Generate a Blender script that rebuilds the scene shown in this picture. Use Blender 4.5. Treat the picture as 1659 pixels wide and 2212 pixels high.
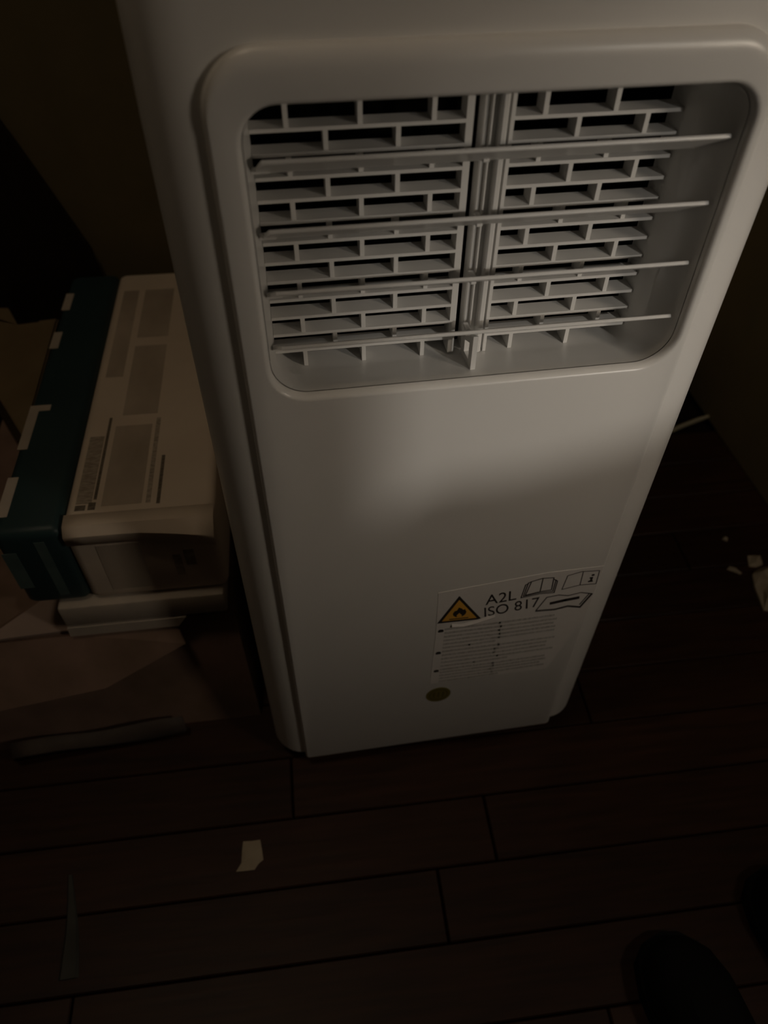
import bpy, bmesh, math, random
from mathutils import Vector, Matrix
random.seed(7)
for o in list(bpy.data.objects): bpy.data.objects.remove(o, do_unlink=True)
S = bpy.context.scene
C = S.collection

# ------------------------------------------------------------------ camera
cd = bpy.data.cameras.new('camera'); cam = bpy.data.objects.new('camera', cd); C.objects.link(cam)
R = Matrix(((0.98804523, 0.10899553, -0.10902568),
            (-0.15401968, 0.72852429, -0.66748056),
            (0.00667546, 0.67629308, 0.73660241)))
cam.matrix_world = Matrix.Translation((0.02746, -0.38772, 0.86503)) @ R.to_4x4()
cd.sensor_fit = 'VERTICAL'; cd.sensor_height = 36.0; cd.sensor_width = 27.0
cd.lens = 1600.0 / 2212.0 * 36.0
cd.clip_start = 0.01
cd.dof.use_dof = True; cd.dof.focus_distance = 0.57; cd.dof.aperture_fstop = 5.4
S.camera = cam

# ------------------------------------------------------------------ world, exposure
w = bpy.data.worlds.new('world'); S.world = w; w.use_nodes = True
w.node_tree.nodes['Background'].inputs[0].default_value = (0.010, 0.008, 0.006, 1)
w.node_tree.nodes['Background'].inputs[1].default_value = 1.0
S.view_settings.view_transform = 'Standard'; S.view_settings.look = 'None'
S.view_settings.exposure = 0.0; S.view_settings.gamma = 1.0; S.view_settings.use_curve_mapping = False

# unseen lamps placed for their light on the unit (built as objects at the end of the furniture section)
LAMP_POS = (0.70, -0.57, 0.90); LAMP_R = 0.052; LAMP_COL = (1.0, 0.85, 0.68); LAMP_E = 53.0
BULB_POS = (0.88, -1.38, 1.20); BULB_R = 0.020; BULB_COL = (1.0, 0.92, 0.82); BULB_E = 23.0
CEIL_E = 9.5

# ------------------------------------------------------------------ materials
def mat(name, col, rough=0.5, spec=0.4, noise=None, bump=0.0, scale=40.0, emit=None, es=0.0, stretch=None, rand=0.0):
    m = bpy.data.materials.new(name); m.use_nodes = True
    nt = m.node_tree; b = nt.nodes['Principled BSDF']
    b.inputs['Base Color'].default_value = (*col, 1); b.inputs['Roughness'].default_value = rough
    b.inputs['Specular IOR Level'].default_value = spec
    if noise is not None or bump:
        tc = nt.nodes.new('ShaderNodeTexCoord'); mp = nt.nodes.new('ShaderNodeMapping')
        nt.links.new(tc.outputs['Object'], mp.inputs['Vector'])
        if stretch: mp.inputs['Scale'].default_value = stretch
        nz = nt.nodes.new('ShaderNodeTexNoise'); nz.inputs['Scale'].default_value = scale; nz.inputs['Detail'].default_value = 5
        nt.links.new(mp.outputs['Vector'], nz.inputs['Vector'])
        if rand:
            oi = nt.nodes.new('ShaderNodeObjectInfo'); va = nt.nodes.new('ShaderNodeVectorMath'); va.operation = 'ADD'
            ml = nt.nodes.new('ShaderNodeVectorMath'); ml.operation = 'SCALE'; ml.inputs['Scale'].default_value = 9.0
            cx = nt.nodes.new('ShaderNodeCombineXYZ')
            for i in range(3): nt.links.new(oi.outputs['Random'], cx.inputs[i])
            nt.links.new(cx.outputs[0], ml.inputs[0]); nt.links.new(mp.outputs[0], va.inputs[0]); nt.links.new(ml.outputs[0], va.inputs[1])
            nt.links.new(va.outputs[0], nz.inputs['Vector'])
    if noise is not None:
        rp = nt.nodes.new('ShaderNodeValToRGB')
        rp.color_ramp.elements[0].position = 0.33; rp.color_ramp.elements[1].position = 0.68
        rp.color_ramp.elements[0].color = (*col, 1); rp.color_ramp.elements[1].color = (*noise, 1)
        nt.links.new(nz.outputs['Fac'], rp.inputs['Fac'])
        out = rp.outputs['Color']
        if rand:
            mx = nt.nodes.new('ShaderNodeHueSaturation'); mr = nt.nodes.new('ShaderNodeMapRange')
            mr.inputs['To Min'].default_value = 1 - rand; mr.inputs['To Max'].default_value = 1 + rand
            nt.links.new(oi.outputs['Random'], mr.inputs['Value']); nt.links.new(mr.outputs['Result'], mx.inputs['Value'])
            nt.links.new(out, mx.inputs['Color']); out = mx.outputs['Color']
        nt.links.new(out, b.inputs['Base Color'])
    if bump:
        bp = nt.nodes.new('ShaderNodeBump'); bp.inputs['Strength'].default_value = bump; bp.inputs['Distance'].default_value = 0.002
        nt.links.new(nz.outputs['Fac'], bp.inputs['Height']); nt.links.new(bp.outputs['Normal'], b.inputs['Normal'])
    if emit:
        b.inputs['Emission Color'].default_value = (*emit, 1); b.inputs['Emission Strength'].default_value = es
    return m

M = {}
M['plastic'] = mat('white_plastic', (0.80, 0.785, 0.755), 0.30, 0.5, noise=(0.785, 0.77, 0.74), scale=6)
M['plastic2'] = mat('white_grille_plastic', (0.80, 0.79, 0.765), 0.34, 0.5, noise=(0.78, 0.77, 0.745), scale=9)
M['inside'] = mat('black_liner', (0.004, 0.004, 0.003), 0.9, 0.05)
M['sticker'] = mat('label_paper', (0.83, 0.80, 0.77), 0.5, 0.3, noise=(0.80, 0.77, 0.74), scale=120)
M['ink'] = mat('black_ink', (0.035, 0.028, 0.025), 0.55, 0.2)
M['greyink'] = mat('fine_print_ink', (0.44, 0.42, 0.39), 0.6, 0.2, noise=(0.66, 0.64, 0.61), scale=260, stretch=(2, 1, 1))
M['orange'] = mat('warning_orange', (0.80, 0.43, 0.07), 0.5, 0.3)
M['olive'] = mat('emblem_olive', (0.19, 0.155, 0.035), 0.5, 0.3)
M['olive2'] = mat('emblem_olive_dark', (0.11, 0.09, 0.02), 0.5, 0.3)
M['wood'] = mat('dark_red_floorboard', (0.021, 0.0090, 0.0048), 0.45, 0.2, noise=(0.038, 0.0160, 0.0080), bump=0.12, scale=9, stretch=(1.2, 14, 4), rand=0.22)
M['gap'] = mat('floor_underlay', (0.010, 0.006, 0.004), 0.9, 0.05, noise=(0.014, 0.008, 0.005), scale=20)
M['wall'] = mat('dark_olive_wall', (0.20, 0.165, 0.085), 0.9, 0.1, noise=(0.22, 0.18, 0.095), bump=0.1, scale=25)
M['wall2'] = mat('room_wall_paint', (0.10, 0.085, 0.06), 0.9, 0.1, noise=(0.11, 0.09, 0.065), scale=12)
M['ceil'] = mat('ceiling_paint', (0.60, 0.55, 0.46), 0.9, 0.1, noise=(0.56, 0.51, 0.43), scale=8)
M['darkwood'] = mat('dark_stained_wood', (0.020, 0.014, 0.008), 0.55, 0.3, noise=(0.032, 0.022, 0.012), scale=8, stretch=(10, 10, 1))
M['board'] = mat('dark_board', (0.24, 0.20, 0.11), 0.8, 0.15, noise=(0.28, 0.23, 0.125), scale=14)
M['carton_w'] = mat('white_carton', (0.68, 0.58, 0.47), 0.55, 0.3, noise=(0.63, 0.53, 0.42), scale=16)
M['print'] = mat('box_print', (0.27, 0.225, 0.175), 0.6, 0.2, noise=(0.47, 0.40, 0.32), scale=150, stretch=(1, 3, 1))
M['printd'] = mat('box_print_dark', (0.10, 0.082, 0.062), 0.6, 0.2, noise=(0.2, 0.165, 0.125), scale=170, stretch=(1, 2, 1))
M['photo'] = mat('box_picture_grey', (0.50, 0.42, 0.335), 0.6, 0.2, noise=(0.36, 0.30, 0.235), scale=9, stretch=(2, 1, 1))
M['teal'] = mat('teal_carton', (0.022, 0.047, 0.049), 0.45, 0.35, noise=(0.018, 0.039, 0.042), scale=12)
M['tealp'] = mat('pale_teal_print', (0.09, 0.13, 0.12), 0.5, 0.3, noise=(0.07, 0.105, 0.10), scale=60)
M['styro'] = mat('off_white_card', (0.46, 0.40, 0.33), 0.7, 0.2, noise=(0.40, 0.35, 0.29), scale=30)
M['worn'] = mat('worn_pink_cardboard', (0.26, 0.17, 0.13), 0.75, 0.2, noise=(0.15, 0.10, 0.07), bump=0.25, scale=11)
M['pink'] = mat('faded_pink_flap', (0.34, 0.255, 0.215), 0.75, 0.2, noise=(0.29, 0.22, 0.185), scale=14)
M['tape'] = mat('translucent_tape', (0.070, 0.055, 0.045), 0.6, 0.2, noise=(0.05, 0.04, 0.033), scale=25)
M['kraft'] = mat('kraft_cardboard', (0.19, 0.14, 0.075), 0.8, 0.15, noise=(0.16, 0.115, 0.06), scale=18)
M['paper'] = mat('scrap_paper', (0.34, 0.285, 0.205), 0.7, 0.2, noise=(0.30, 0.25, 0.18), bump=0.3, scale=60)
M['cable'] = mat('pale_plastic_cord', (0.32, 0.29, 0.20), 0.6, 0.3, noise=(0.26, 0.235, 0.16), scale=30)
M['greystrip'] = mat('dull_grey_strap', (0.055, 0.055, 0.048), 0.7, 0.2, noise=(0.035, 0.035, 0.03), scale=30)
M['black'] = mat('black_rubber', (0.006, 0.006, 0.006), 0.9, 0.08, noise=(0.008, 0.008, 0.008), scale=40)
M['caster'] = mat('caster_black', (0.02, 0.02, 0.02), 0.5, 0.3, noise=(0.03, 0.03, 0.03), scale=50)
M['metal'] = mat('lamp_metal', (0.10, 0.09, 0.08), 0.4, 0.5, noise=(0.12, 0.11, 0.10), scale=50)
M['globe'] = mat('lit_frosted_globe', (0.8, 0.75, 0.65), 0.6, 0.2, emit=LAMP_COL, es=LAMP_E)
M['ceilglobe'] = mat('ceiling_fill_globe', (0.8, 0.75, 0.65), 0.6, 0.2, emit=(1.0, 0.80, 0.58), es=CEIL_E)
M['bag'] = mat('dark_canvas', (0.03, 0.028, 0.03), 0.9, 0.1, noise=(0.04, 0.037, 0.04), scale=80)

# ------------------------------------------------------------------ helpers
def link(name, me, m, parent=None, smooth=False):
    o = bpy.data.objects.new(name, me); C.objects.link(o)
    if m is not None and len(me.materials) == 0: me.materials.append(m)
    if parent is not None: o.parent = parent
    if smooth:
        for p in me.polygons: p.use_smooth = True
    return o
def tag(o, label, cat=None, group=None, kind=None):
    o['label'] = label
    if cat: o['category'] = cat
    if group: o['group'] = group
    if kind: o['kind'] = kind
    return o
def struct(o, label=None):
    o['kind'] = 'structure'
    if label: o['label'] = label
    return o
def empty(name, loc=(0, 0, 0), rz=0.0):
    o = bpy.data.objects.new(name, None); C.objects.link(o); o.location = loc; o.rotation_euler = (0, 0, rz)
    o.empty_display_size = 0.05
    return o
def fin(bm, name, m, parent=None, smooth=False, normals=True):
    if normals: bmesh.ops.recalc_face_normals(bm, faces=bm.faces)
    me = bpy.data.meshes.new(name); bm.to_mesh(me); bm.free()
    o = link(name, me, m, parent, smooth)
    if smooth: autosmooth(me)
    return o
def autosmooth(me, ang=35):
    bm = bmesh.new(); bm.from_mesh(me)
    for e in bm.edges:
        if len(e.link_faces) == 2 and e.calc_face_angle(0) > math.radians(ang): e.smooth = False
    for f in bm.faces: f.smooth = True
    bm.to_mesh(me); bm.free()
def bbox(bm, x0, x1, y0, y1, z0, z1, bev=0.0, seg=2):
    vs = [bm.verts.new(p) for p in ((x0, y0, z0), (x1, y0, z0), (x1, y1, z0), (x0, y1, z0), (x0, y0, z1), (x1, y0, z1), (x1, y1, z1), (x0, y1, z1))]
    fs = [bm.faces.new([vs[i] for i in q]) for q in ((0, 3, 2, 1), (4, 5, 6, 7), (0, 1, 5, 4), (1, 2, 6, 5), (2, 3, 7, 6), (3, 0, 4, 7))]
    if bev:
        es = list({e for f in fs for e in f.edges})
        bmesh.ops.bevel(bm, geom=es, offset=bev, segments=seg, affect='EDGES', profile=0.5)
def box(name, x0, x1, y0, y1, z0, z1, m, parent=None, bev=0.0, seg=2):
    bm = bmesh.new(); bbox(bm, x0, x1, y0, y1, z0, z1, bev, seg)
    return fin(bm, name, m, parent, smooth=bev > 0)
def rr(x0, x1, z0, z1, r, n=8):
    """rounded rectangle, r = radius or (bl, br, tr, tl)"""
    if not isinstance(r, (tuple, list)): r = (r,) * 4
    pts = []
    for (cx, cz, a0, q) in ((x0 + r[0], z0 + r[0], 180, r[0]), (x1 - r[1], z0 + r[1], 270, r[1]), (x1 - r[2], z1 - r[2], 0, r[2]), (x0 + r[3], z1 - r[3], 90, r[3])):
        for k in range(n + 1):
            a = math.radians(a0 + 90.0 * k / n); pts.append((cx + q * math.cos(a), cz + q * math.sin(a)))
    return pts
def loft(bm, loops, close=True, cap0=False, cap1=False):
    L = [[bm.verts.new(p) for p in lp] for lp in loops]
    n = len(L[0])
    for a, b in zip(L[:-1], L[1:]):
        for i in range(n if close else n - 1):
            j = (i + 1) % n
            bm.faces.new((a[i], a[j], b[j], b[i]))
    if cap0: bm.faces.new(L[0][::-1])
    if cap1: bm.faces.new(L[-1])
    return L
def prism(name, poly, axis, a, b, m, parent=None):
    """polygon of 2-D points extruded along axis from a to b ('y': points are x,z; 'z': x,y; 'x': y,z)"""
    f = {'y': lambda p, t: (p[0], t, p[1]), 'z': lambda p, t: (p[0], p[1], t), 'x': lambda p, t: (t, p[0], p[1])}[axis]
    bm = bmesh.new()
    loft(bm, [[f(p, a) for p in poly], [f(p, b) for p in poly]], True, True, True)
    return fin(bm, name, m, parent)
def line_strip(bm, pts, wd, y, closed=False, th=0.00012):
    """thin printed line on the front plane (x,z points)"""
    n = len(pts)
    for i in range(n if closed else n - 1):
        a = Vector(pts[i]); b = Vector(pts[(i + 1) % n]); d = (b - a)
        if d.length < 1e-7: continue
        d.normalize(); q = Vector((-d.y, d.x)) * wd * 0.5; e = d * wd * 0.3
        ps = [a - e - q, b + e - q, b + e + q, a - e + q]
        loft(bm, [[(p.x, y, p.y) for p in ps], [(p.x, y + th, p.y) for p in ps]], True, True, True)
def tube(bm, pts, r, n=8, cap=True):
    pts = [Vector(p) for p in pts]; loops = []
    for i, p in enumerate(pts):
        t = (pts[min(i + 1, len(pts) - 1)] - pts[max(i - 1, 0)]).normalized()
        u = t.cross(Vector((0, 0, 1)));
        if u.length < 1e-4: u = t.cross(Vector((1, 0, 0)))
        u.normalize(); v = t.cross(u); rad = r[i] if isinstance(r, (list, tuple)) else r
        loops.append([p + (u * math.cos(2 * math.pi * k / n) + v * math.sin(2 * math.pi * k / n)) * rad for k in range(n)])
    loft(bm, loops, True, cap, cap)
def text_mesh(name, s, size, x, z, rot, y, m, parent, sx=1.0, bold=0.0):
    cu = bpy.data.curves.new(name, 'FONT'); cu.body = s; cu.size = size; cu.extrude = 0.00006; cu.offset = bold
    t = bpy.data.objects.new(name, cu); C.objects.link(t)
    bpy.context.view_layer.update()
    me = bpy.data.meshes.new_from_object(t.evaluated_get(bpy.context.evaluated_depsgraph_get()))
    bpy.data.objects.remove(t, do_unlink=True)
    mt = Matrix.Translation((x, y, z)) @ Matrix.Rotation(-rot, 4, 'Y') @ Matrix.Rotation(math.pi / 2, 4, 'X') @ Matrix.Diagonal((sx, 1, 1, 1))
    me.transform(mt); me.materials.clear()
    return link(name, me, m, parent)

# ------------------------------------------------------------------ the room
RX0, RX1, RY0, RY1, RH = -1.25, 2.25, -2.60, 0.64, 2.5
floor = struct(box('floor', RX0 - .1, RX1 + .1, RY0 - .1, RY1 + .1, -0.06, -0.014, M['gap']), 'dark reddish wooden plank floor')
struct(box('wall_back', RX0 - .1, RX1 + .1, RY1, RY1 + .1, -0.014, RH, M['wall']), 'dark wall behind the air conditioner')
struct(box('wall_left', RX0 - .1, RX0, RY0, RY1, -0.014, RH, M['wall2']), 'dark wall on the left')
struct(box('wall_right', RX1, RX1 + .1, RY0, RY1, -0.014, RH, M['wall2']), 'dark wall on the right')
struct(box('wall_front', RX0 - .1, RX1 + .1, RY0 - .1, RY0, -0.014, RH, M['wall2']), 'wall behind the photographer')
struct(box('ceiling', RX0 - .1, RX1 + .1, RY0 - .1, RY1 + .1, RH, RH + .08, M['ceil']), 'pale ceiling')
struct(box('baseboard_back', RX0, 0.755, RY1 - 0.014, RY1, 0.0, 0.07, M['darkwood'], bev=0.003), 'dark skirting board along the back wall')

# planks, running along X with a slight turn, joints staggered
PW = 0.0735; ang = -0.031
plank_mesh = {}
def plank(L):
    k = round(L, 2)
    if k not in plank_mesh:
        bm = bmesh.new(); bbox(bm, 0, k - 0.0016, 0, PW - 0.0016, -0.014, 0.0, 0.0012, 1)
        me = bpy.data.meshes.new('plank'); bmesh.ops.recalc_face_normals(bm, faces=bm.faces); bm.to_mesh(me); bm.free()
        me.materials.append(M['wood']); plank_mesh[k] = me
    return plank_mesh[k]
nrow = 0
y_ref = -0.0600           # a joint line passes here at x = 0
for r in range(-34, 10):
    yb = y_ref + r * PW
    if yb < RY0 + 0.09 or yb + PW > RY1 - 0.045: continue
    x = RX0 + 0.03; first = True
    off = (r * 0.377) % 0.9
    if r == -1: cut = 0.203
    while x < RX1 - 0.1:
        L = (0.30 + off) if first else 0.90
        if first and r == -1: L = 0.203 - x - 0.001
        first = False
        L = min(L, RX1 - 0.03 - x)
        if L < 0.08: break
        o = bpy.data.objects.new('plank', plank(L)); C.objects.link(o)
        o.location = (x, yb + math.tan(ang) * x, 0); o.rotation_euler = (0, 0, ang); o.parent = floor
        x += round(L, 2)

# ------------------------------------------------------------------ portable air conditioner
ac = empty('portable_air_conditioner', (0.15, 0.17, 0.0))
tag(ac, 'white portable air conditioner with louvred outlet and warning label on its front', 'air conditioner')
AC0 = Matrix.Translation((-0.15, -0.17, 0))
def acpart(o, par=None):
    """geometry is written in world coordinates; shift it under the empty"""
    o.parent = par or ac
    if par is None or par is ac: o.data.transform(AC0)
    else: o.data.transform(AC0)
    return o
# body: rounded plan lofted upwards, front sits further back above the panel
def plan(z, yf, inset=0.0, r=0.036):
    return [(x, y, z) for x, y in rr(-0.0335 + inset, 0.3345 - inset, yf + inset, 0.345 - inset, (r, r, 0.05, 0.05), 10)]
bm = bmesh.new()
loops = [plan(0.022, 0.0052, 0.004), plan(0.026, 0.0052, 0.0), plan(0.72, 0.0052), plan(0.756, 0.0085), plan(0.80, 0.0115)]
for k in range(1, 7):
    a = k / 6 * math.pi / 2
    loops.append(plan(0.80 + 0.034 * math.sin(a), 0.0115, 0.034 * (1 - math.cos(a)), 0.036))
loft(bm, loops, True, True, True)
body = fin(bm, 'body', M['plastic'])
bm = bmesh.new(); bbox(bm, 0.004, 0.294, -0.1, 0.21, 0.535, 0.742); cutter = fin(bm, 'cutter', M['plastic'])
md = body.modifiers.new('cut', 'BOOLEAN'); md.object = cutter; md.operation = 'DIFFERENCE'; md.solver = 'EXACT'
bpy.context.view_layer.update()
me = bpy.data.meshes.new_from_object(body.evaluated_get(bpy.context.evaluated_depsgraph_get()))
body.modifiers.clear(); body.data = me
bpy.data.objects.remove(cutter, do_unlink=True); autosmooth(me, 40)
acpart(body)
# front panel with rounded top corners and the outlet cut out
HX0, HX1, HZ0, HZ1 = 0.0175, 0.2900, 0.5565, 0.7335
bm = bmesh.new(); PD = 0.0062; ploops = []
def pl(ix, ib, it, y, rt):
    return [(x, y, z) for x, z in rr(0.0 + ix, 0.299 - ix, 0.0185 + ib, 0.7590 - it, (0.003, 0.003, rt, rt), 10)]
ploops.append(pl(0, 0, 0, PD + 0.008, 0.030)); ploops.append(pl(0, 0, 0, PD, 0.030))
for k in range(1, 8):
    a = k / 7 * math.pi / 2; q = 1 - math.cos(a); yy = PD * (1 - math.sin(a))
    ploops.append(pl(0.0032 * q, 0.0025 * q, 0.0105 * q, yy, 0.030 - 0.006 * q))
HR = (0.024, 0.024, 0.019, 0.019); IB = 0.0036
for k in range(0, 6):
    a = k / 5 * math.pi / 2; g = IB * (1 - math.sin(a)); yy = 0.0062 * (1 - math.cos(a))
    ploops.append([(x, yy, z) for x, z in rr(HX0 - g, HX1 + g, HZ0 - g, HZ1 + g, tuple(v + g for v in HR), 10)])
loft(bm, ploops)
panel = fin(bm, 'front_panel', M['plastic']); autosmooth(panel.data, 30)
acpart(panel)
# outlet duct behind the panel
bm = bmesh.new()
D = 0.045
def dl(y, x0, x1, z0, z1, r): return [(x, y, z) for x, z in rr(x0, x1, z0, z1, r, 10)]
loft(bm, [dl(0.0065, HX0 + .0003, HX1 - .0003, HZ0 + .0003, HZ1 - .0003, (.024, .024, .019, .019)), dl(0.016, 0.0185, 0.2870, 0.5545, 0.7328, (.022, .022, .018, .018)),
          dl(0.030, 0.0200, 0.2800, 0.5520, 0.7322, (.018, .016, .016, .016)), dl(0.038, 0.0206, 0.2755, 0.5502, 0.7318, (.014, .012, .014, .014)),
          dl(D, 0.0210, 0.2735, 0.5490, 0.7315, (.012, .010, .014, .014)), dl(D + 0.018, 0.0212, 0.2732, 0.5485, 0.7315, (.012, .010, .014, .014))])
bmesh.ops.recalc_face_normals(bm, faces=bm.faces); bmesh.ops.reverse_faces(bm, faces=bm.faces)
duct = fin(bm, 'outlet_duct', M['plastic2'], None, True, normals=False); acpart(duct)
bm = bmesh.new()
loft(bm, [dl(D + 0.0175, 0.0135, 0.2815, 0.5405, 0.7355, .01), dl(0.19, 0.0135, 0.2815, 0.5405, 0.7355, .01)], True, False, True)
inner = fin(bm, 'duct_liner', M['inside']); acpart(inner); inner['label'] = 'black liner added behind the grille to keep its holes dark'  # black liner added so stray light leaves the grille holes dark
# grille: two blocks of ribs laid like bricks
grille = box('outlet_grille', 0.1430, 0.1473, D, D + 0.014, 0.5500, 0.7300, M['plastic2']); acpart(grille)
pitch = 0.01312; rz = [0.7057 - pitch * k for k in range(0, 12)]; RT = 0.0021; RD = 0.0140
def gpart(name, *a, bev=0.0):
    o = box(name, *a, M['plastic2'], None, bev, 1); acpart(o, grille); return o
fr = gpart('grille_frame', 0.1688, 0.1710, D - 0.001, D + 0.014, 0.5495, 0.7305)
for z in rz:
    gpart('horizontal_rib', 0.0213, 0.1431, D, D + RD, z, z + RT)
    gpart('horizontal_rib', 0.1709, 0.2731, D, D + RD, z, z + RT)
A = (0.0417, 0.0827, 0.1246, 0.1893, 0.2315); B = (0.0631, 0.1044, 0.2105, 0.2522)
for k in range(0, 13):
    zt = 0.7312 if k == 0 else rz[k - 1]; zb = rz[k] + RT if k < 12 else 0.5492
    for x in (A if k % 2 == 0 else B):
        gpart('vertical_rib', x - 0.0014, x + 0.0014, D + 0.0006, D + RD, zb, zt)
# centre post between the blocks
gpart('centre_post', 0.1539, 0.1668, D + 0.004, D + 0.016, 0.5495, 0.7305, bev=0.0008)
gpart('post_ridge', 0.1575, 0.1590, D + 0.001, D + 0.0045, 0.5500, 0.7290, bev=0.0005)
gpart('post_bar', 0.1624, 0.1667, D - 0.0035, D + 0.0045, 0.5500, 0.7290, bev=0.0010)
# louvre blades, front edge tipped up
tilt = math.radians(33); ch = 0.0235; th = 0.0026
for k, zf in enumerate((0.7043, 0.6664, 0.6279, 0.5892)):
    bm = bmesh.new()
    ry = 0.0105 + ch * math.cos(tilt); rzv = zf - ch * math.sin(tilt)
    n = Vector((0, math.sin(tilt), math.cos(tilt))) * th / 2
    f0 = Vector((0, 0.0105, zf)); f1 = Vector((0, ry, rzv)); e = (f0 - f1).normalized()
    prof = [f0 - e * 0.0012 + n, f0 - e * 0.0003 + n * 0.75, f0 - n * 0.0, f0 - e * 0.0003 - n * 0.75, f0 - e * 0.0012 - n, f1 - n * 0.8, f1 + n * 0.8]
    # x extent: chamfered ends, rear corner wider
    fracs = [0, 0, 0, 0, 0, 1, 1]
    lo = [(0.0262 - 0.0045 * f, p.y, p.z) for p, f in zip(prof, fracs)]; hi = [(0.2864 - 0.0085 * f, p.y, p.z) for p, f in zip(prof, fracs)]
    loft(bm, [lo, hi], True, True, True)
    b = fin(bm, 'louvre_blade', M['plastic2']); acpart(b)
    bm = bmesh.new(); tube(bm, [(0.0200, ry - 0.002, rzv + 0.0014), (0.0300, ry - 0.002, rzv + 0.0014)], 0.0019, 8)
    p = fin(bm, 'pivot_pin', M['plastic2'], None, True); acpart(p, b)
    lg = box('link_lug', 0.1495, 0.1535, ry - 0.004, ry + 0.006, rzv - 0.001, rzv + 0.004, M['plastic2'], None, 0.0006, 1); acpart(lg, b)
# little support fin with a square hole under the lowest blade
bm = bmesh.new()
o_ = [(0.0172, 0.5535), (0.0455, 0.5488), (0.0455, 0.5660), (0.0172, 0.5810)]
i_ = [(0.0250, 0.5575), (0.0370, 0.5560), (0.0370, 0.5655), (0.0250, 0.5710)]
for q in range(4):
    j = (q + 1) % 4
    ps = [o_[q], o_[j], i_[j], i_[q]]
    loft(bm, [[(0.1530, p[0], p[1]) for p in ps], [(0.1565, p[0], p[1]) for p in ps]], True, True, True)
f = fin(bm, 'support_fin', M['plastic2']); acpart(f)
# casters
for cx, cy in ((0.03, 0.05), (0.27, 0.05), (0.03, 0.30), (0.27, 0.30)):
    bm = bmesh.new()
    tube(bm, [(cx - 0.008, cy, 0.0125), (cx - 0.006, cy, 0.0125), (cx + 0.006, cy, 0.0125), (cx + 0.008, cy, 0.0125)], [0.010, 0.0125, 0.0125, 0.010], 14)
    bbox(bm, cx - 0.010, cx + 0.010, cy - 0.007, cy + 0.007, 0.017, 0.024)
    acpart(fin(bm, 'caster', M['caster'], None, True))

# warning label
Y0 = -0.0003
lab = prism('warning_label', [(0.1415, 0.3205), (0.143, 0.255), (0.1425, 0.157), (0.272, 0.157), (0.2955, 0.252), (0.2965, 0.331), (0.2434, 0.3312)], 'y', Y0, 0.0, M['sticker'])
acpart(lab); lab['label'] = 'white warning label with orange flame triangle and fine print'
YP = Y0 - 0.00013
tri = [(0.1432, 0.2710), (0.1870, 0.2695), (0.1617, 0.3120)]
def inset_tri(t, d):
    cx = sum(p[0] for p in t) / 3; cz = sum(p[1] for p in t) / 3
    return [(p[0] + (cx - p[0]) * d, p[1] + (cz - p[1]) * d) for p in t]
o = prism('triangle_border', tri, 'y', YP, Y0, M['ink']); acpart(o, lab)
o = prism('triangle_field', inset_tri(tri, 0.22), 'y', YP - .0001, YP, M['orange']); acpart(o, lab)
fc = (0.1642, 0.2800)
fl = [(-0.0030, -0.0014), (-0.0058, 0.0012), (-0.0066, 0.0046), (-0.0052, 0.0084), (-0.0030, 0.0092), (-0.0014, 0.0136), (0.0016, 0.0116), (0.0030, 0.0092), (0.0048, 0.0100), (0.0066, 0.0052), (0.0056, 0.0012), (0.0030, -0.0014)]
def fan(name, poly, c, y0, y1, m):
    bm = bmesh.new(); n = len(poly)
    a = [bm.verts.new((fc[0] + p[0], y0, fc[1] + p[1])) for p in poly]; cc = bm.verts.new((fc[0] + c[0], y0, fc[1] + c[1]))
    b = [bm.verts.new((fc[0] + p[0], y1, fc[1] + p[1])) for p in poly]
    for i in range(n):
        k = (i + 1) % n; bm.faces.new((a[i], a[k], cc)); bm.faces.new((a[i], b[i], b[k], a[k]))
    o = fin(bm, name, m); acpart(o, lab); return o
fan('flame_symbol', fl, (0.0, 0.004), YP - .0002, YP - .0001, M['ink'])
fan('flame_core', [(-0.0016, -0.0015), (-0.0028, 0.0006), (-0.0020, 0.0024), (-0.0002, 0.0050), (0.0010, 0.0026), (0.0026, 0.0008), (0.0018, -0.0015)], (0.0, 0.001), YP - .0003, YP - .0002, M['orange'])
bm = bmesh.new(); line_strip(bm, [(fc[0] - 0.009, fc[1] - 0.0042), (fc[0] + 0.009, fc[1] - 0.0048)], 0.0014, YP - .0002); o = fin(bm, 'flame_baseline', M['ink']); acpart(o, lab)
o = text_mesh('lettering', 'A2L', 0.0225, 0.1885, 0.2920, 0.10, YP, M['ink'], None, 0.80); acpart(o, lab)
o = text_mesh('lettering', 'ISO 817', 0.0225, 0.1885, 0.2722, 0.125, YP, M['ink'], None, 0.74); acpart(o, lab)
# manual icons
def icon(name, strips, wd, m=M['ink']):
    bm = bmesh.new()
    for s, c in strips: line_strip(bm, s, wd, YP, c)
    o = fin(bm, name, m); acpart(o, lab); return o
icon('open_manual_icon', [([(0.2262, 0.3000), (0.2290, 0.3205), (0.2390, 0.3235), (0.2500, 0.3225), (0.2510, 0.3035), (0.2400, 0.3030)], True), ([(0.2395, 0.3232), (0.2400, 0.3035)], False),
                          ([(0.2245, 0.2985), (0.2262, 0.3190), (0.2290, 0.3205)], False), ([(0.2225, 0.2965), (0.2240, 0.3165), (0.2265, 0.3180)], False), ([(0.2225, 0.2965), (0.2400, 0.2995), (0.2545, 0.2985), (0.2545, 0.3165), (0.2505, 0.3200)], False),
                          ([(0.2245, 0.2985), (0.2400, 0.3014), (0.2528, 0.3010), (0.2528, 0.3185)], False)], 0.0011)
icon('information_booklet_icon', [([(0.2615, 0.3020), (0.2632, 0.3228), (0.2760, 0.3265), (0.2935, 0.3248), (0.2945, 0.3045), (0.2780, 0.3055)], True), ([(0.2775, 0.3262), (0.2785, 0.3055)], False)], 0.0009)
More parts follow.
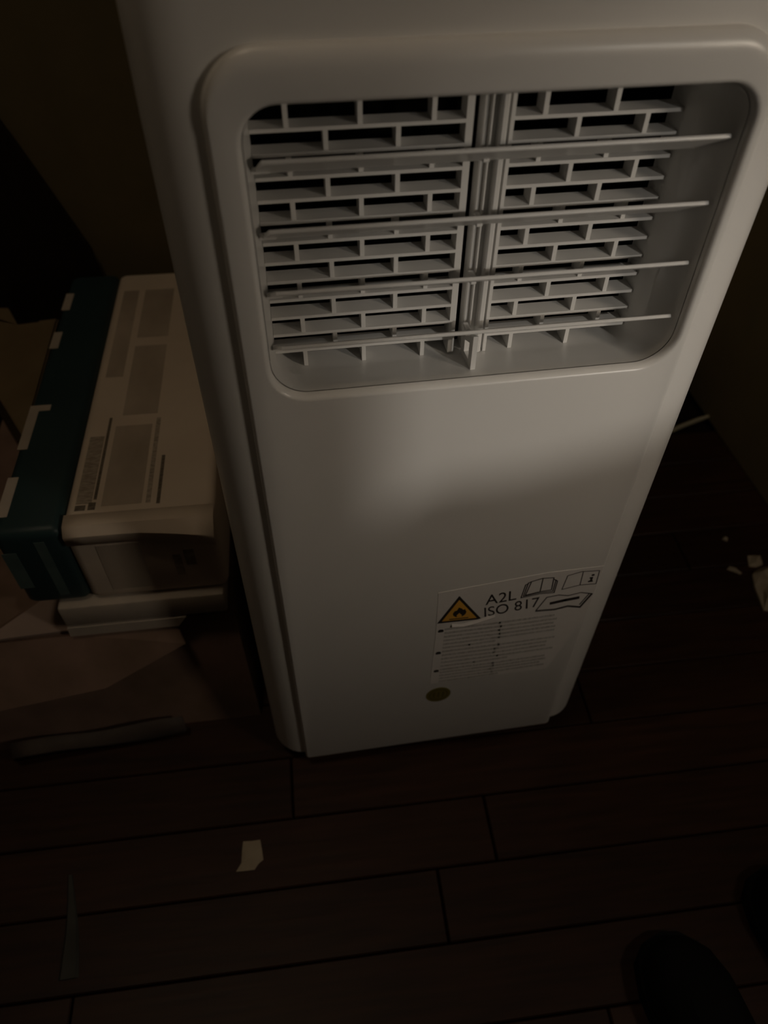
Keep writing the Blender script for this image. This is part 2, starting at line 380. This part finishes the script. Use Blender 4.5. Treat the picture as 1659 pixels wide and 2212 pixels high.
o = prism('information_letter', [(0.2855, 0.3085), (0.2905, 0.3085), (0.2900, 0.3105), (0.2893, 0.3110), (0.2893, 0.3160), (0.2860, 0.3160), (0.2862, 0.3140), (0.2872, 0.3135), (0.2870, 0.3108), (0.2855, 0.3105)], 'y', YP, Y0, M['ink']); acpart(o, lab)
o = prism('information_dot', rr(0.2870, 0.2900, 0.3175, 0.3205, 0.0014, 3), 'y', YP, Y0, M['ink']); acpart(o, lab)
icon('service_manual_icon', [([(0.2410, 0.2720), (0.2485, 0.2920), (0.2600, 0.2935), (0.2700, 0.2905), (0.2820, 0.2930), (0.2935, 0.2890), (0.2860, 0.2690), (0.2730, 0.2735), (0.2610, 0.2705)], True),
                             ([(0.2410, 0.2705), (0.2600, 0.2690), (0.2730, 0.2718), (0.2865, 0.2675), (0.2945, 0.2885)], False), ([(0.2850, 0.2730), (0.2910, 0.2890)], False)], 0.0012)
bm = bmesh.new(); line_strip(bm, [(0.2545, 0.2812), (0.2680, 0.2835), (0.2810, 0.2850)], 0.0042, YP - .0001); o = fin(bm, 'service_tool_symbol', M['ink']); acpart(o, lab)
# bubble of lifted paper under the triangle
bm = bmesh.new()
bub = [(0.158, 0.2640), (0.170, 0.2625), (0.180, 0.2650), (0.190, 0.2685), (0.200, 0.2715)]
loft(bm, [[(x, Y0 - 0.0, z - 0.004) for x, z in bub], [(x, Y0 - 0.0016, z) for x, z in bub], [(x, Y0 - 0.0001, z + 0.0035) for x, z in bub]], False)
o = fin(bm, 'paper_crease', M['sticker'], None, True); acpart(o, lab)
# fine print paragraphs
rnd = random.Random(3)
for (zt, zb, n) in ((0.2595, 0.2265, 6), (0.2195, 0.1915, 5), (0.1845, 0.1605, 5)):
    bm = bmesh.new()
    for i in range(n):
        z = zt + (zb - zt) * i / (n - 1)
        x1 = 0.262 + rnd.uniform(-0.004, 0.008)
        if i == n - 1: x1 = 0.205 + rnd.uniform(0, 0.02)
        x = 0.1525
        line_strip(bm, [(x, z), ((x + x1) / 2, z - 0.0005), (x1, z + 0.0005)], 0.0036, YP)
    o = fin(bm, 'fine_print', M['greyink']); acpart(o, lab)
    bm = bmesh.new(); cz = zt - 0.0030
    loft(bm, [[(x, yq, z) for x, z in rr(0.1450, 0.1505, cz - 0.0012, cz + 0.0036, (0.0012, 0.0012, 0.0023, 0.0023), 4)] for yq in (YP - .0001, YP)], True, True, True)
    o = fin(bm, 'bullet_mark', M['ink']); acpart(o, lab)
# round olive emblem low on the front
em = prism('round_emblem', [(0.1532 + 0.0138 * math.cos(a), 0.1310 + 0.0150 * math.sin(a)) for a in [2 * math.pi * k / 40 for k in range(40)]], 'y', Y0, 0.0, M['olive'])
acpart(em); em['label'] = 'small round olive emblem sticker'
bm = bmesh.new(); line_strip(bm, [(0.1532 + 0.0100 * math.cos(a), 0.1310 + 0.0108 * math.sin(a)) for a in [2 * math.pi * k / 28 for k in range(28)]], 0.0012, YP, True)
for dx in (-0.005, 0.0, 0.005): line_strip(bm, [(0.1532 + dx, 0.126), (0.1532 + dx, 0.136)], 0.0018, YP)
o = fin(bm, 'emblem_print', M['olive2']); acpart(o, em)

# ------------------------------------------------------------------ boxes on the left
tb = empty('product_box', (-0.157, 0.355, 0.2190), -0.036)
tag(tb, 'flat white and teal product box lying on top of the stack beside the air conditioner', 'box')
HXb, HYb, HT = 0.103, 0.238, 0.1115          # half sizes, height
xs = -0.0385                                 # boundary teal / white in local x
bm = bmesh.new(); bbox(bm, xs, HXb + 0.004, -HYb, HYb, 0.0, HT, 0.010, 4); fin(bm, 'white_side', M['carton_w'], tb, True)
bm = bmesh.new(); bbox(bm, -HXb, xs + 0.0005, -HYb - 0.0006, HYb + 0.0006, -0.0002, HT + 0.0006, 0.010, 4); ts = fin(bm, 'teal_side', M['teal'], tb, True)
# front tuck flap, lifted at its right corner
bm = bmesh.new(); rows = []
for i in range(9):
    u = i / 8; x = xs + 0.002 + (HXb + 0.002 - xs) * u; sag = 0.016 * max(0, u - 0.45) ** 1.3
    rows.append([(x, -HYb + 0.018, HT + 0.0008), (x, -HYb + 0.004 - sag * 0.5, HT - 0.0006 + 0.0015 * u), (x, -HYb - 0.003 - sag * 1.6, HT - 0.0075 - sag * 0.2), (x, -HYb - 0.0022 - sag * 1.5, HT - 0.0200 - sag * 0.4)])
loft(bm, rows, False)
fl_ = fin(bm, 'tuck_flap', M['carton_w'], tb, True)
so = fl_.modifiers.new('solid', 'SOLIDIFY'); so.thickness = 0.0012; so.offset = 1
ws = [o for o in tb.children if o.name.startswith('white_side')][0]
zt = HT + 0.0003
def printed(name, x0, x1, y0, y1, m, par=ws): return box(name, x0, x1, y0, y1, HT - 0.0002, zt, m, par)
printed('printed_text', -0.028, -0.013, -0.205, -0.105, M['print']); printed('printed_text', -0.0115, -0.0085, -0.200, -0.075, M['printd'])
printed('printed_text', -0.028, -0.018, -0.214, -0.207, M['printd']); printed('printed_symbol', -0.0155, -0.0085, -0.214, -0.204, M['printd'])
printed('printed_picture', -0.003, 0.036, -0.210, -0.090, M['photo']); printed('printed_picture', 0.002, 0.040, -0.072, 0.060, M['photo'])
printed('printed_picture', 0.002, 0.040, 0.078, 0.190, M['photo']); printed('printed_picture', -0.026, -0.006, 0.000, 0.190, M['photo'])
printed('printed_text', 0.040, 0.0445, -0.210, -0.080, M['print']); printed('printed_text', 0.0505, 0.0540, -0.212, -0.142, M['printd'])
# white lettering strokes along the teal edge
for (y0, y1) in ((-0.215, -0.160), (-0.118, -0.045), (0.065, 0.100), (0.150, 0.190)):
    bm = bmesh.new(); bbox(bm, -HXb + 0.0015, -HXb + 0.0120, y0, y1, HT + 0.0004, HT + 0.0010)
    if y0 == -0.118: bbox(bm, -HXb + 0.0120, -HXb + 0.024, y1 - 0.010, y1, HT + 0.0004, HT + 0.0010)
    fin(bm, 'white_lettering', M['styro'], ts)
bm = bmesh.new(); bbox(bm, -HXb + 0.0365, -HXb + 0.0465, -HYb - 0.0010, -HYb - 0.0004, 0.014, 0.098); fin(bm, 'pale_print', M['tealp'], ts)
bm = bmesh.new(); bbox(bm, -HXb + 0.0020, -HXb + 0.016, -HYb - 0.0010, -HYb - 0.0004, 0.030, 0.085); fin(bm, 'pale_print', M['tealp'], ts)
# print on the white front
bm = bmesh.new(); bbox(bm, -0.012, 0.030, -HYb - 0.0006, -HYb, 0.015, 0.085); fin(bm, 'printed_picture', M['photo'], ws)
bm = bmesh.new(); bbox(bm, 0.058, 0.066, -HYb - 0.0006, -HYb, 0.030, 0.062); bbox(bm, 0.070, 0.080, -HYb - 0.0006, -HYb, 0.045, 0.068); fin(bm, 'printed_symbol', M['print'], ws)

# thin white tray between the boxes
tr = empty('card_tray', (-0.145, 0.33, 0.1702), -0.03)
tag(tr, 'shallow off-white card tray sandwiched under the teal and white box', 'tray')
bm = bmesh.new(); bbox(bm, -0.088, 0.086, -0.222, 0.20, 0.016, 0.0485, 0.003, 2); fin(bm, 'tray_lid', M['styro'], tr, True)
bm = bmesh.new()
loft(bm, [[(-0.087, -0.224, 0.0005), (0.030, -0.224, 0.0005), (0.040, -0.223, 0.0145), (-0.087, -0.223, 0.0145)], [(-0.087, 0.19, 0.0005), (0.030, 0.19, 0.0005), (0.040, 0.19, 0.0145), (-0.087, 0.19, 0.0145)]], True, True, True)
fin(bm, 'tray_base', M['styro'], tr)

# slumped worn carton at the bottom of the stack
ct = empty('worn_carton', (-0.20, 0.32, 0.0))
tag(ct, 'worn pinkish cardboard carton on the floor at the bottom of the stack', 'box')
def cp(x, y, z): return (x + 0.20, y - 0.32, z)
bm = bmesh.new()
nx, nz = 12, 8; grid = []
for j in range(nz + 1):
    v = j / nz; row = []
    for i in range(nx + 1):
        u = i / nx
        x = -0.385 + u * (0.385 - 0.052 - 0.010 * v); yb = 0.060 + 0.020 * (1 - abs(u - 0.5) * 0.5); yt = 0.120
        row.append(cp(x, yb + (yt - yb) * v - 0.008 * math.sin(math.pi * v) * (0.6 + 0.4 * math.sin(5 * u)), 0.165 * v))
    grid.append(row)
V = [[bm.verts.new(p) for p in r] for r in grid]
for j in range(nz):
    for i in range(nx): bm.faces.new((V[j][i], V[j][i + 1], V[j + 1][i + 1], V[j + 1][i]))
bk = [[bm.verts.new((p.co.x, 0.28, p.co.z)) for p in r] for r in (V[0], V[nz])]
for i in range(nx):
    bm.faces.new((V[nz][i], V[nz][i + 1], bk[1][i + 1], bk[1][i])); bm.faces.new((bk[0][i], bk[0][i + 1], V[0][i + 1], V[0][i])); bm.faces.new((bk[1][i], bk[1][i + 1], bk[0][i + 1], bk[0][i]))
bm.faces.new([V[j][0] for j in range(nz, -1, -1)] + [bk[0][0], bk[1][0]]); bm.faces.new([V[j][nx] for j in range(nz + 1)] + [bk[1][nx], bk[0][nx]])
fin(bm, 'carton_body', M['worn'], ct, True)
# flap hanging over the front with a slanting lower edge, and the loose flap on top
bm = bmesh.new()
top = [(-0.375, 0.116, 0.1665), (-0.23, 0.114, 0.1665), (-0.125, 0.112, 0.1662)]
bot = [(-0.365, 0.082, 0.088), (-0.215, 0.086, 0.105), (-0.118, 0.102, 0.150)]
loft(bm, [[cp(*p) for p in top], [cp(p[0], p[1] - 0.006, p[2]) for p in bot]], False)
f1 = fin(bm, 'front_flap', M['worn'], ct); s_ = f1.modifiers.new('solid', 'SOLIDIFY'); s_.thickness = 0.003; s_.offset = 1
bm = bmesh.new(); ps = [(-0.335, 0.118), (-0.271, 0.172), (-0.234, 0.166), (-0.234, 0.119)]
loft(bm, [[cp(x, y, 0.1662) for x, y in ps], [cp(x, y, 0.1690) for x, y in ps]], True, True, True)
fin(bm, 'top_flap', M['pink'], ct)
bm = bmesh.new(); L_ = []
for i in range(10):
    u = i / 9; x = -0.345 + 0.20 * u
    L_.append([cp(x, 0.056 + 0.006 * u, 0.002 + 0.004 * math.sin(7 * u)), cp(x + 0.004, 0.050 + 0.010 * u, 0.018 + 0.006 * math.sin(5 * u + 1)), cp(x + 0.002, 0.064 + 0.004 * u, 0.034 + 0.003 * math.sin(9 * u))])
loft(bm, L_, False); t_ = fin(bm, 'loose_tape', M['tape'], ct, True); s_ = t_.modifiers.new('solid', 'SOLIDIFY'); s_.thickness = 0.0008

# kraft box behind, leaning board
kb = empty('kraft_box', (-0.36, 0.50, 0.1662)); tag(kb, 'brown kraft cardboard box in the dark left of the teal box', 'box')
ks = [(-0.277, 0.300), (-0.272, 0.545), (-0.325, 0.541), (-0.345, 0.585), (-0.46, 0.600), (-0.44, 0.612)]
def kp(x, y, z): return (x + 0.36, y - 0.50, max(0.0, z - 0.1662))
bm = bmesh.new(); loft(bm, [[kp(x, y, 0.0) for x, y in ks], [kp(x, y, 0.296) for x, y in ks]], True, True, True); fin(bm, 'carton_body', M['kraft'], kb)
bm = bmesh.new(); kf = [(-0.2775, 0.303), (-0.274, 0.543), (-0.296, 0.541), (-0.310, 0.366)]
loft(bm, [[kp(x, y, 0.2965) for x, y in kf], [kp(x, y, 0.2990) for x, y in kf]], True, True, True); fin(bm, 'lid_flap', M['kraft'], kb)
lb = prism('leaning_board', [(-0.75, 0.0), (-0.215, 0.0), (-0.221, 0.352), (-0.269, 0.490), (-0.300, 0.570), (-0.75, 0.800)], 'y', 0.617, 0.629, M['darkwood'])
tag(lb, 'dark board with a slanting edge leaning on the wall behind the boxes', 'board')

# ------------------------------------------------------------------ dark cabinet on the right
cb = empty('dark_cabinet', (1.0, 0.36, 0)); tag(cb, 'dark wooden cabinet standing right of the air conditioner', 'cabinet')
def bpart(name, x0, x1, y0, y1, z0, z1, m, root, bev=0.003):
    l = root.location; o = box(name, x0 - l.x, x1 - l.x, y0 - l.y, y1 - l.y, z0 - l.z, z1 - l.z, m, root, bev); return o
bpart('carcass', 0.766, 1.25, 0.12, 0.622, 0.0, 1.30, M['board'], cb)
for z0, z1 in ((0.07, 0.46), (0.48, 0.87), (0.89, 1.28)):
    d_ = bpart('drawer', 0.785, 1.235, 0.108, 0.1195, z0, z1, M['board'], cb)
    h = box('handle', -0.06, 0.06, 0.085 - 0.36, 0.109 - 0.36, (z0 + z1) / 2 - 0.008, (z0 + z1) / 2 + 0.008, M['metal'], d_, 0.004)

# ------------------------------------------------------------------ litter on the floor
def scrap(name, pts, h, label, cat='paper', group=None, m=None):
    cx = sum(p[0] for p in pts) / len(pts); cy = sum(p[1] for p in pts) / len(pts)
    r_ = random.Random(len(pts) * 13 + int(cx * 1000)); bm = bmesh.new()
    n = len(pts)
    ring = []
    for k, s in ((0, 1.0), (1, 0.6)):
        ring.append([(cx + (p[0] - cx) * s, cy + (p[1] - cy) * s, 0.0006 + h * (0.25 if k == 0 else 1.0) * r_.uniform(0.2, 1.0)) for p in pts])
    base = [(p[0], p[1], 0.0002) for p in pts]
    L = loft(bm, [base, ring[0], ring[1]], True, True, False)
    c = bm.verts.new((cx, cy, 0.0006 + h * 0.8))
    for i in range(n): bm.faces.new((L[2][i], L[2][(i + 1) % n], c))
    bmesh.ops.translate(bm, verts=bm.verts, vec=(-cx, -cy, 0))
    o = fin(bm, name, m or M['paper']); o.location = (cx, cy, 0); tag(o, label, cat, group); return o
scrap('paper_scrap', [(-0.0785, -0.0775), (-0.0690, -0.0785), (-0.0595, -0.0785), (-0.0580, -0.0900), (-0.0570, -0.1005), (-0.0625, -0.1040), (-0.0670, -0.1095), (-0.0790, -0.1090), (-0.0870, -0.1085), (-0.0810, -0.1000), (-0.0800, -0.0880)], 0.0012,
      'torn boot-shaped scrap of cream paper on the floor in front')
scrap('crumpled_paper', [(0.672, 0.190), (0.680, 0.196), (0.690, 0.199), (0.712, 0.200), (0.722, 0.170), (0.705, 0.132), (0.672, 0.125), (0.657, 0.128), (0.661, 0.150), (0.664, 0.168)], 0.018, 'largest crumpled white paper on the floor at the right edge')
scrap('paper_scrap', [(0.683, 0.225), (0.693, 0.224), (0.703, 0.222), (0.698, 0.206), (0.686, 0.203), (0.676, 0.206)], 0.008, 'small folded white scrap just behind the crumpled paper')
scrap('paper_crumb', [(0.661, 0.262), (0.666, 0.267), (0.671, 0.263), (0.667, 0.257)], 0.004, 'tiny pale crumb farthest from the crumpled paper', 'crumb', 'pale crumbs near the crumpled paper')
scrap('paper_crumb', [(0.641, 0.206), (0.648, 0.211), (0.655, 0.206), (0.660, 0.196), (0.656, 0.194), (0.648, 0.201)], 0.004, 'tiny pale crumb just left of the crumpled paper', 'crumb', 'pale crumbs near the crumpled paper')
bm = bmesh.new(); tube(bm, [(-0.11, -0.035, 0.0042), (-0.06, -0.022, 0.0042), (0.0, 0.0, 0.0042), (0.032, 0.010, 0.0046), (0.052, 0.014, 0.0065)], [0.004, 0.004, 0.004, 0.004, 0.003], 10)
co = fin(bm, 'pale_cord', M['cable'], None, True); co.location = (0.715, 0.521, 0); tag(co, 'short pale cord on the floor beside the dark cabinet', 'cord')
bm = bmesh.new(); sp = []
for i in range(9):
    u = i / 8; yy = -0.185 + 0.10 * u; xx = -0.255 - 0.0085 * u + 0.002 * math.sin(4 * u); hw = 0.0078 * (1 - u) + 0.0022
    sp.append([(xx - hw, yy, 0.0004), (xx + hw, yy, 0.0004), (xx + hw * 0.7, yy, 0.0030 + 0.001 * math.sin(6 * u)), (xx - hw * 0.7, yy, 0.0030 + 0.001 * math.sin(6 * u))])
loft(bm, sp, True, True, True); bmesh.ops.translate(bm, verts=bm.verts, vec=(0.257, 0.135, 0))
st = fin(bm, 'grey_strap', M['greystrip'], None, True); st.location = (-0.257, -0.135, 0); tag(st, 'dull grey strap lying on the floor at lower left', 'strap')
# pair of black shoes, toes reaching into the lower right corner
def shoe(x, y, rz, label, s=1.0):
    root = empty('black_shoe', (x, y, 0), rz); tag(root, label, 'shoe', 'black shoes at lower right')
    outl = lambda g: [(g * a * s, b * s) for a, b in ((0.0, 0.0), (0.018, -0.004), (0.034, -0.018), (0.043, -0.045), (0.044, -0.09), (0.037, -0.15), (0.034, -0.21), (0.030, -0.255), (0.016, -0.272), (0.0, -0.275), (-0.016, -0.272), (-0.030, -0.255), (-0.032, -0.21), (-0.032, -0.15), (-0.042, -0.09), (-0.042, -0.045), (-0.034, -0.018), (-0.018, -0.004))]
    b = outl(1.0); bm = bmesh.new(); loft(bm, [[(p[0], p[1], 0.0003) for p in b], [(p[0], p[1], 0.018) for p in b]], True, True, True); fin(bm, 'sole', M['black'], root)
    bm = bmesh.new(); cy = -0.135 * s; lps = []
    for k, (q, h) in enumerate(((0.97, 0.018), (0.96, 0.030), (0.88, 0.044), (0.72, 0.056), (0.45, 0.066))):
        lps.append([(p[0] * q, cy + (p[1] - cy) * (0.97 - (1 - q) * 0.55), h + (0.030 * max(0, (-p[1] / s - 0.10) / 0.175) * (k / 4))) for p in b])
    loft(bm, lps, True, False, True); fin(bm, 'upper', M['black'], root, True)
    return root
shoe(0.342, -0.238, 0.10, 'left one of the two black shoes in the lower right corner')
shoe(0.478, -0.195, 0.16, 'right one of the two black shoes in the lower right corner')

# ------------------------------------------------------------------ unseen furniture added to block light, then the lamps
chd = empty('chest_blocker', (0.80, -1.05, 0)); tag(chd, 'unseen dark chest of drawers added to keep lamp light off the floor', 'chest')  # unseen solid chest, added so the floor stays dark
bpart('carcass', 0.36, 1.30, -1.14, -0.84, 0.0, 0.74, M['darkwood'], chd)
for z0, z1 in ((0.05, 0.26), (0.28, 0.49), (0.51, 0.72)):
    d_ = bpart('drawer', 0.38, 1.28, -0.8395, -0.828, z0, z1, M['darkwood'], chd)
    box('handle', -0.05, 0.05, 0.221, 0.245, (z0 + z1) / 2 - .008, (z0 + z1) / 2 + .008, M['metal'], d_, 0.003)
bm = bmesh.new()
pr = [(0.584, 0.742), (0.715, 0.742), (0.715, 0.934), (0.69, 0.930), (0.652, 0.921), (0.614, 0.911), (0.584, 0.910)]  # added blocker, top profile cut to draw the patch's lower shadow edge
loft(bm, [[(x - 0.8, 0.0, z) for x, z in pr], [(x - 0.8, 0.16, z) for x, z in pr]], True, True, True)
bg = fin(bm, 'bag_blocker', M['bag']); bg.location = (0.80, -1.0, 0.0006); tag(bg, 'dark bag-shaped blocker added on the chest to shape the bright patch', 'bag')
wd_ = empty('wardrobe_blocker', (0.2, -1.05, 0)); tag(wd_, 'unseen tall dark wardrobe added to block light on the left', 'wardrobe')  # unseen, added to block light on the left
bpart('carcass', -0.55, 0.352, -1.35, -0.84, 0.0, 1.95, M['darkwood'], wd_)
bpart('door', -0.54, -0.105, -0.8395, -0.82, 0.06, 1.93, M['darkwood'], wd_); bpart('door', -0.095, 0.34, -0.8395, -0.82, 0.06, 1.93, M['darkwood'], wd_)
bk_ = box('case_blocker', -0.107, 0.107, 0.0, 0.16, 0.0, 0.62, M['bag'], None, 0.006); bk_.location = (0.466, -1.0, 0.7406); tag(bk_, 'upright dark suitcase added on the chest to shade the left of the front', 'suitcase')  # added blocker, its right edge shades the left of the front
lp = empty('globe_lamp', (LAMP_POS[0], LAMP_POS[1], 0)); tag(lp, 'unseen slender floor lamp with a small frosted globe, shade and bowl added to trim its light', 'lamp')
bm = bmesh.new(); tube(bm, [(0, 0, 0), (0, 0, 0.02), (0, 0, 0.03)], [0.11, 0.11, 0.02], 28); fin(bm, 'base', M['metal'], lp, True)
bm = bmesh.new(); tube(bm, [(0, 0, 0.02), (0, 0, LAMP_POS[2] - 0.07)], 0.009, 12); fin(bm, 'pole', M['metal'], lp, True)
bm = bmesh.new(); bl = []
for rad, hh in ((0.012, -0.076), (0.036, -0.073), (0.050, -0.067), (0.056, -0.060), (0.054, -0.060), (0.047, -0.065), (0.034, -0.068), (0.010, -0.070)):
    bl.append([(rad * math.cos(2 * math.pi * k / 32), rad * math.sin(2 * math.pi * k / 32), LAMP_POS[2] + hh + 0.005) for k in range(32)])
loft(bm, bl, True, True, True); fin(bm, 'bowl', M['metal'], lp, True)  # bowl added to cut the light towards the lower front
bm = bmesh.new(); bl = []
for rad, hh in ((0.010, 0.095), (0.045, 0.085), (0.075, 0.045), (0.094, -0.016), (0.092, -0.016), (0.072, 0.043), (0.042, 0.081), (0.008, 0.091)):
    bl.append([(rad * math.cos(2 * math.pi * k / 36), rad * math.sin(2 * math.pi * k / 36), LAMP_POS[2] + hh + 0.008) for k in range(36)])
loft(bm, bl, True, True, True); fin(bm, 'lamp_shade', M['metal'], lp, True)  # shade added to dim the light on the upper front
for k in range(3):
    a_ = 2 * math.pi * k / 3 + 0.5; ca, sa = math.cos(a_), math.sin(a_)
    bm = bmesh.new(); tube(bm, [(0.055 * ca, 0.055 * sa, LAMP_POS[2] - 0.0605), (0.070 * ca, 0.070 * sa, LAMP_POS[2] - 0.03), (0.090 * ca, 0.090 * sa, LAMP_POS[2] - 0.010)], 0.0016, 6); fin(bm, 'shade_strut', M['metal'], lp, True)
bm = bmesh.new(); bmesh.ops.create_uvsphere(bm, u_segments=28, v_segments=16, radius=LAMP_R); bmesh.ops.translate(bm, verts=bm.verts, vec=(0, 0, LAMP_POS[2])); fin(bm, 'globe', M['globe'], lp, True)
lp = empty('patch_lamp', (BULB_POS[0] + 0.05, BULB_POS[1] - 0.10, 0)); tag(lp, 'unseen slim lamp added with a spot head to make the bright patch', 'lamp')
bm = bmesh.new(); tube(bm, [(0, 0, 0), (0, 0, 0.02), (0, 0, 0.03)], [0.11, 0.11, 0.03], 28); fin(bm, 'base', M['metal'], lp, True)
bm = bmesh.new(); tube(bm, [(0, 0, 0.02), (0, 0, 1.14)], 0.009, 12); fin(bm, 'pole', M['metal'], lp, True)
bx, by, bz = -0.05, 0.10, BULB_POS[2]
aim = (Vector((0.26, 0.0, 0.42)) - Vector(BULB_POS)).normalized(); bv = Vector((bx, by, bz))
bm = bmesh.new(); tube(bm, [bv - aim * 0.075, bv - aim * 0.07, bv - aim * 0.022], [0.012, 0.028, 0.036], 20, True); fin(bm, 'patch_head', M['metal'], lp, True)
bm = bmesh.new(); tube(bm, [(0, 0, 1.13), (bx * 0.3, by * 0.1, 1.19), tuple(bv - aim * 0.07)], 0.006, 8); fin(bm, 'head_arm', M['metal'], lp, True)
ld = bpy.data.lights.new('patch_spot', 'SPOT'); ld.energy = BULB_E; ld.color = BULB_COL; ld.shadow_soft_size = BULB_R  # added spot, soft cone aimed to make the bright patch
ld.spot_size = 0.46; ld.spot_blend = 1.0
lo_ = bpy.data.objects.new('patch_spot', ld); C.objects.link(lo_); lo_.parent = lp; lo_.location = bv
lo_.rotation_euler = aim.to_track_quat('-Z', 'Y').to_euler()
cl = empty('ceiling_fill', (-0.42, -0.08, RH)); tag(cl, 'unseen dim round ceiling light added as fill', 'lamp')  # unseen fixture added as fill for box tops and left side
bm = bmesh.new(); tube(bm, [(0, 0, -0.03), (0, 0, 0)], 0.10, 24); fin(bm, 'ceiling_plate', M['metal'], cl, True)
bm = bmesh.new(); bmesh.ops.create_uvsphere(bm, u_segments=24, v_segments=12, radius=0.14, matrix=Matrix.Diagonal((1, 1, 0.55, 1))); bmesh.ops.translate(bm, verts=bm.verts, vec=(0, 0, -0.09)); fin(bm, 'globe', M['ceilglobe'], cl, True)
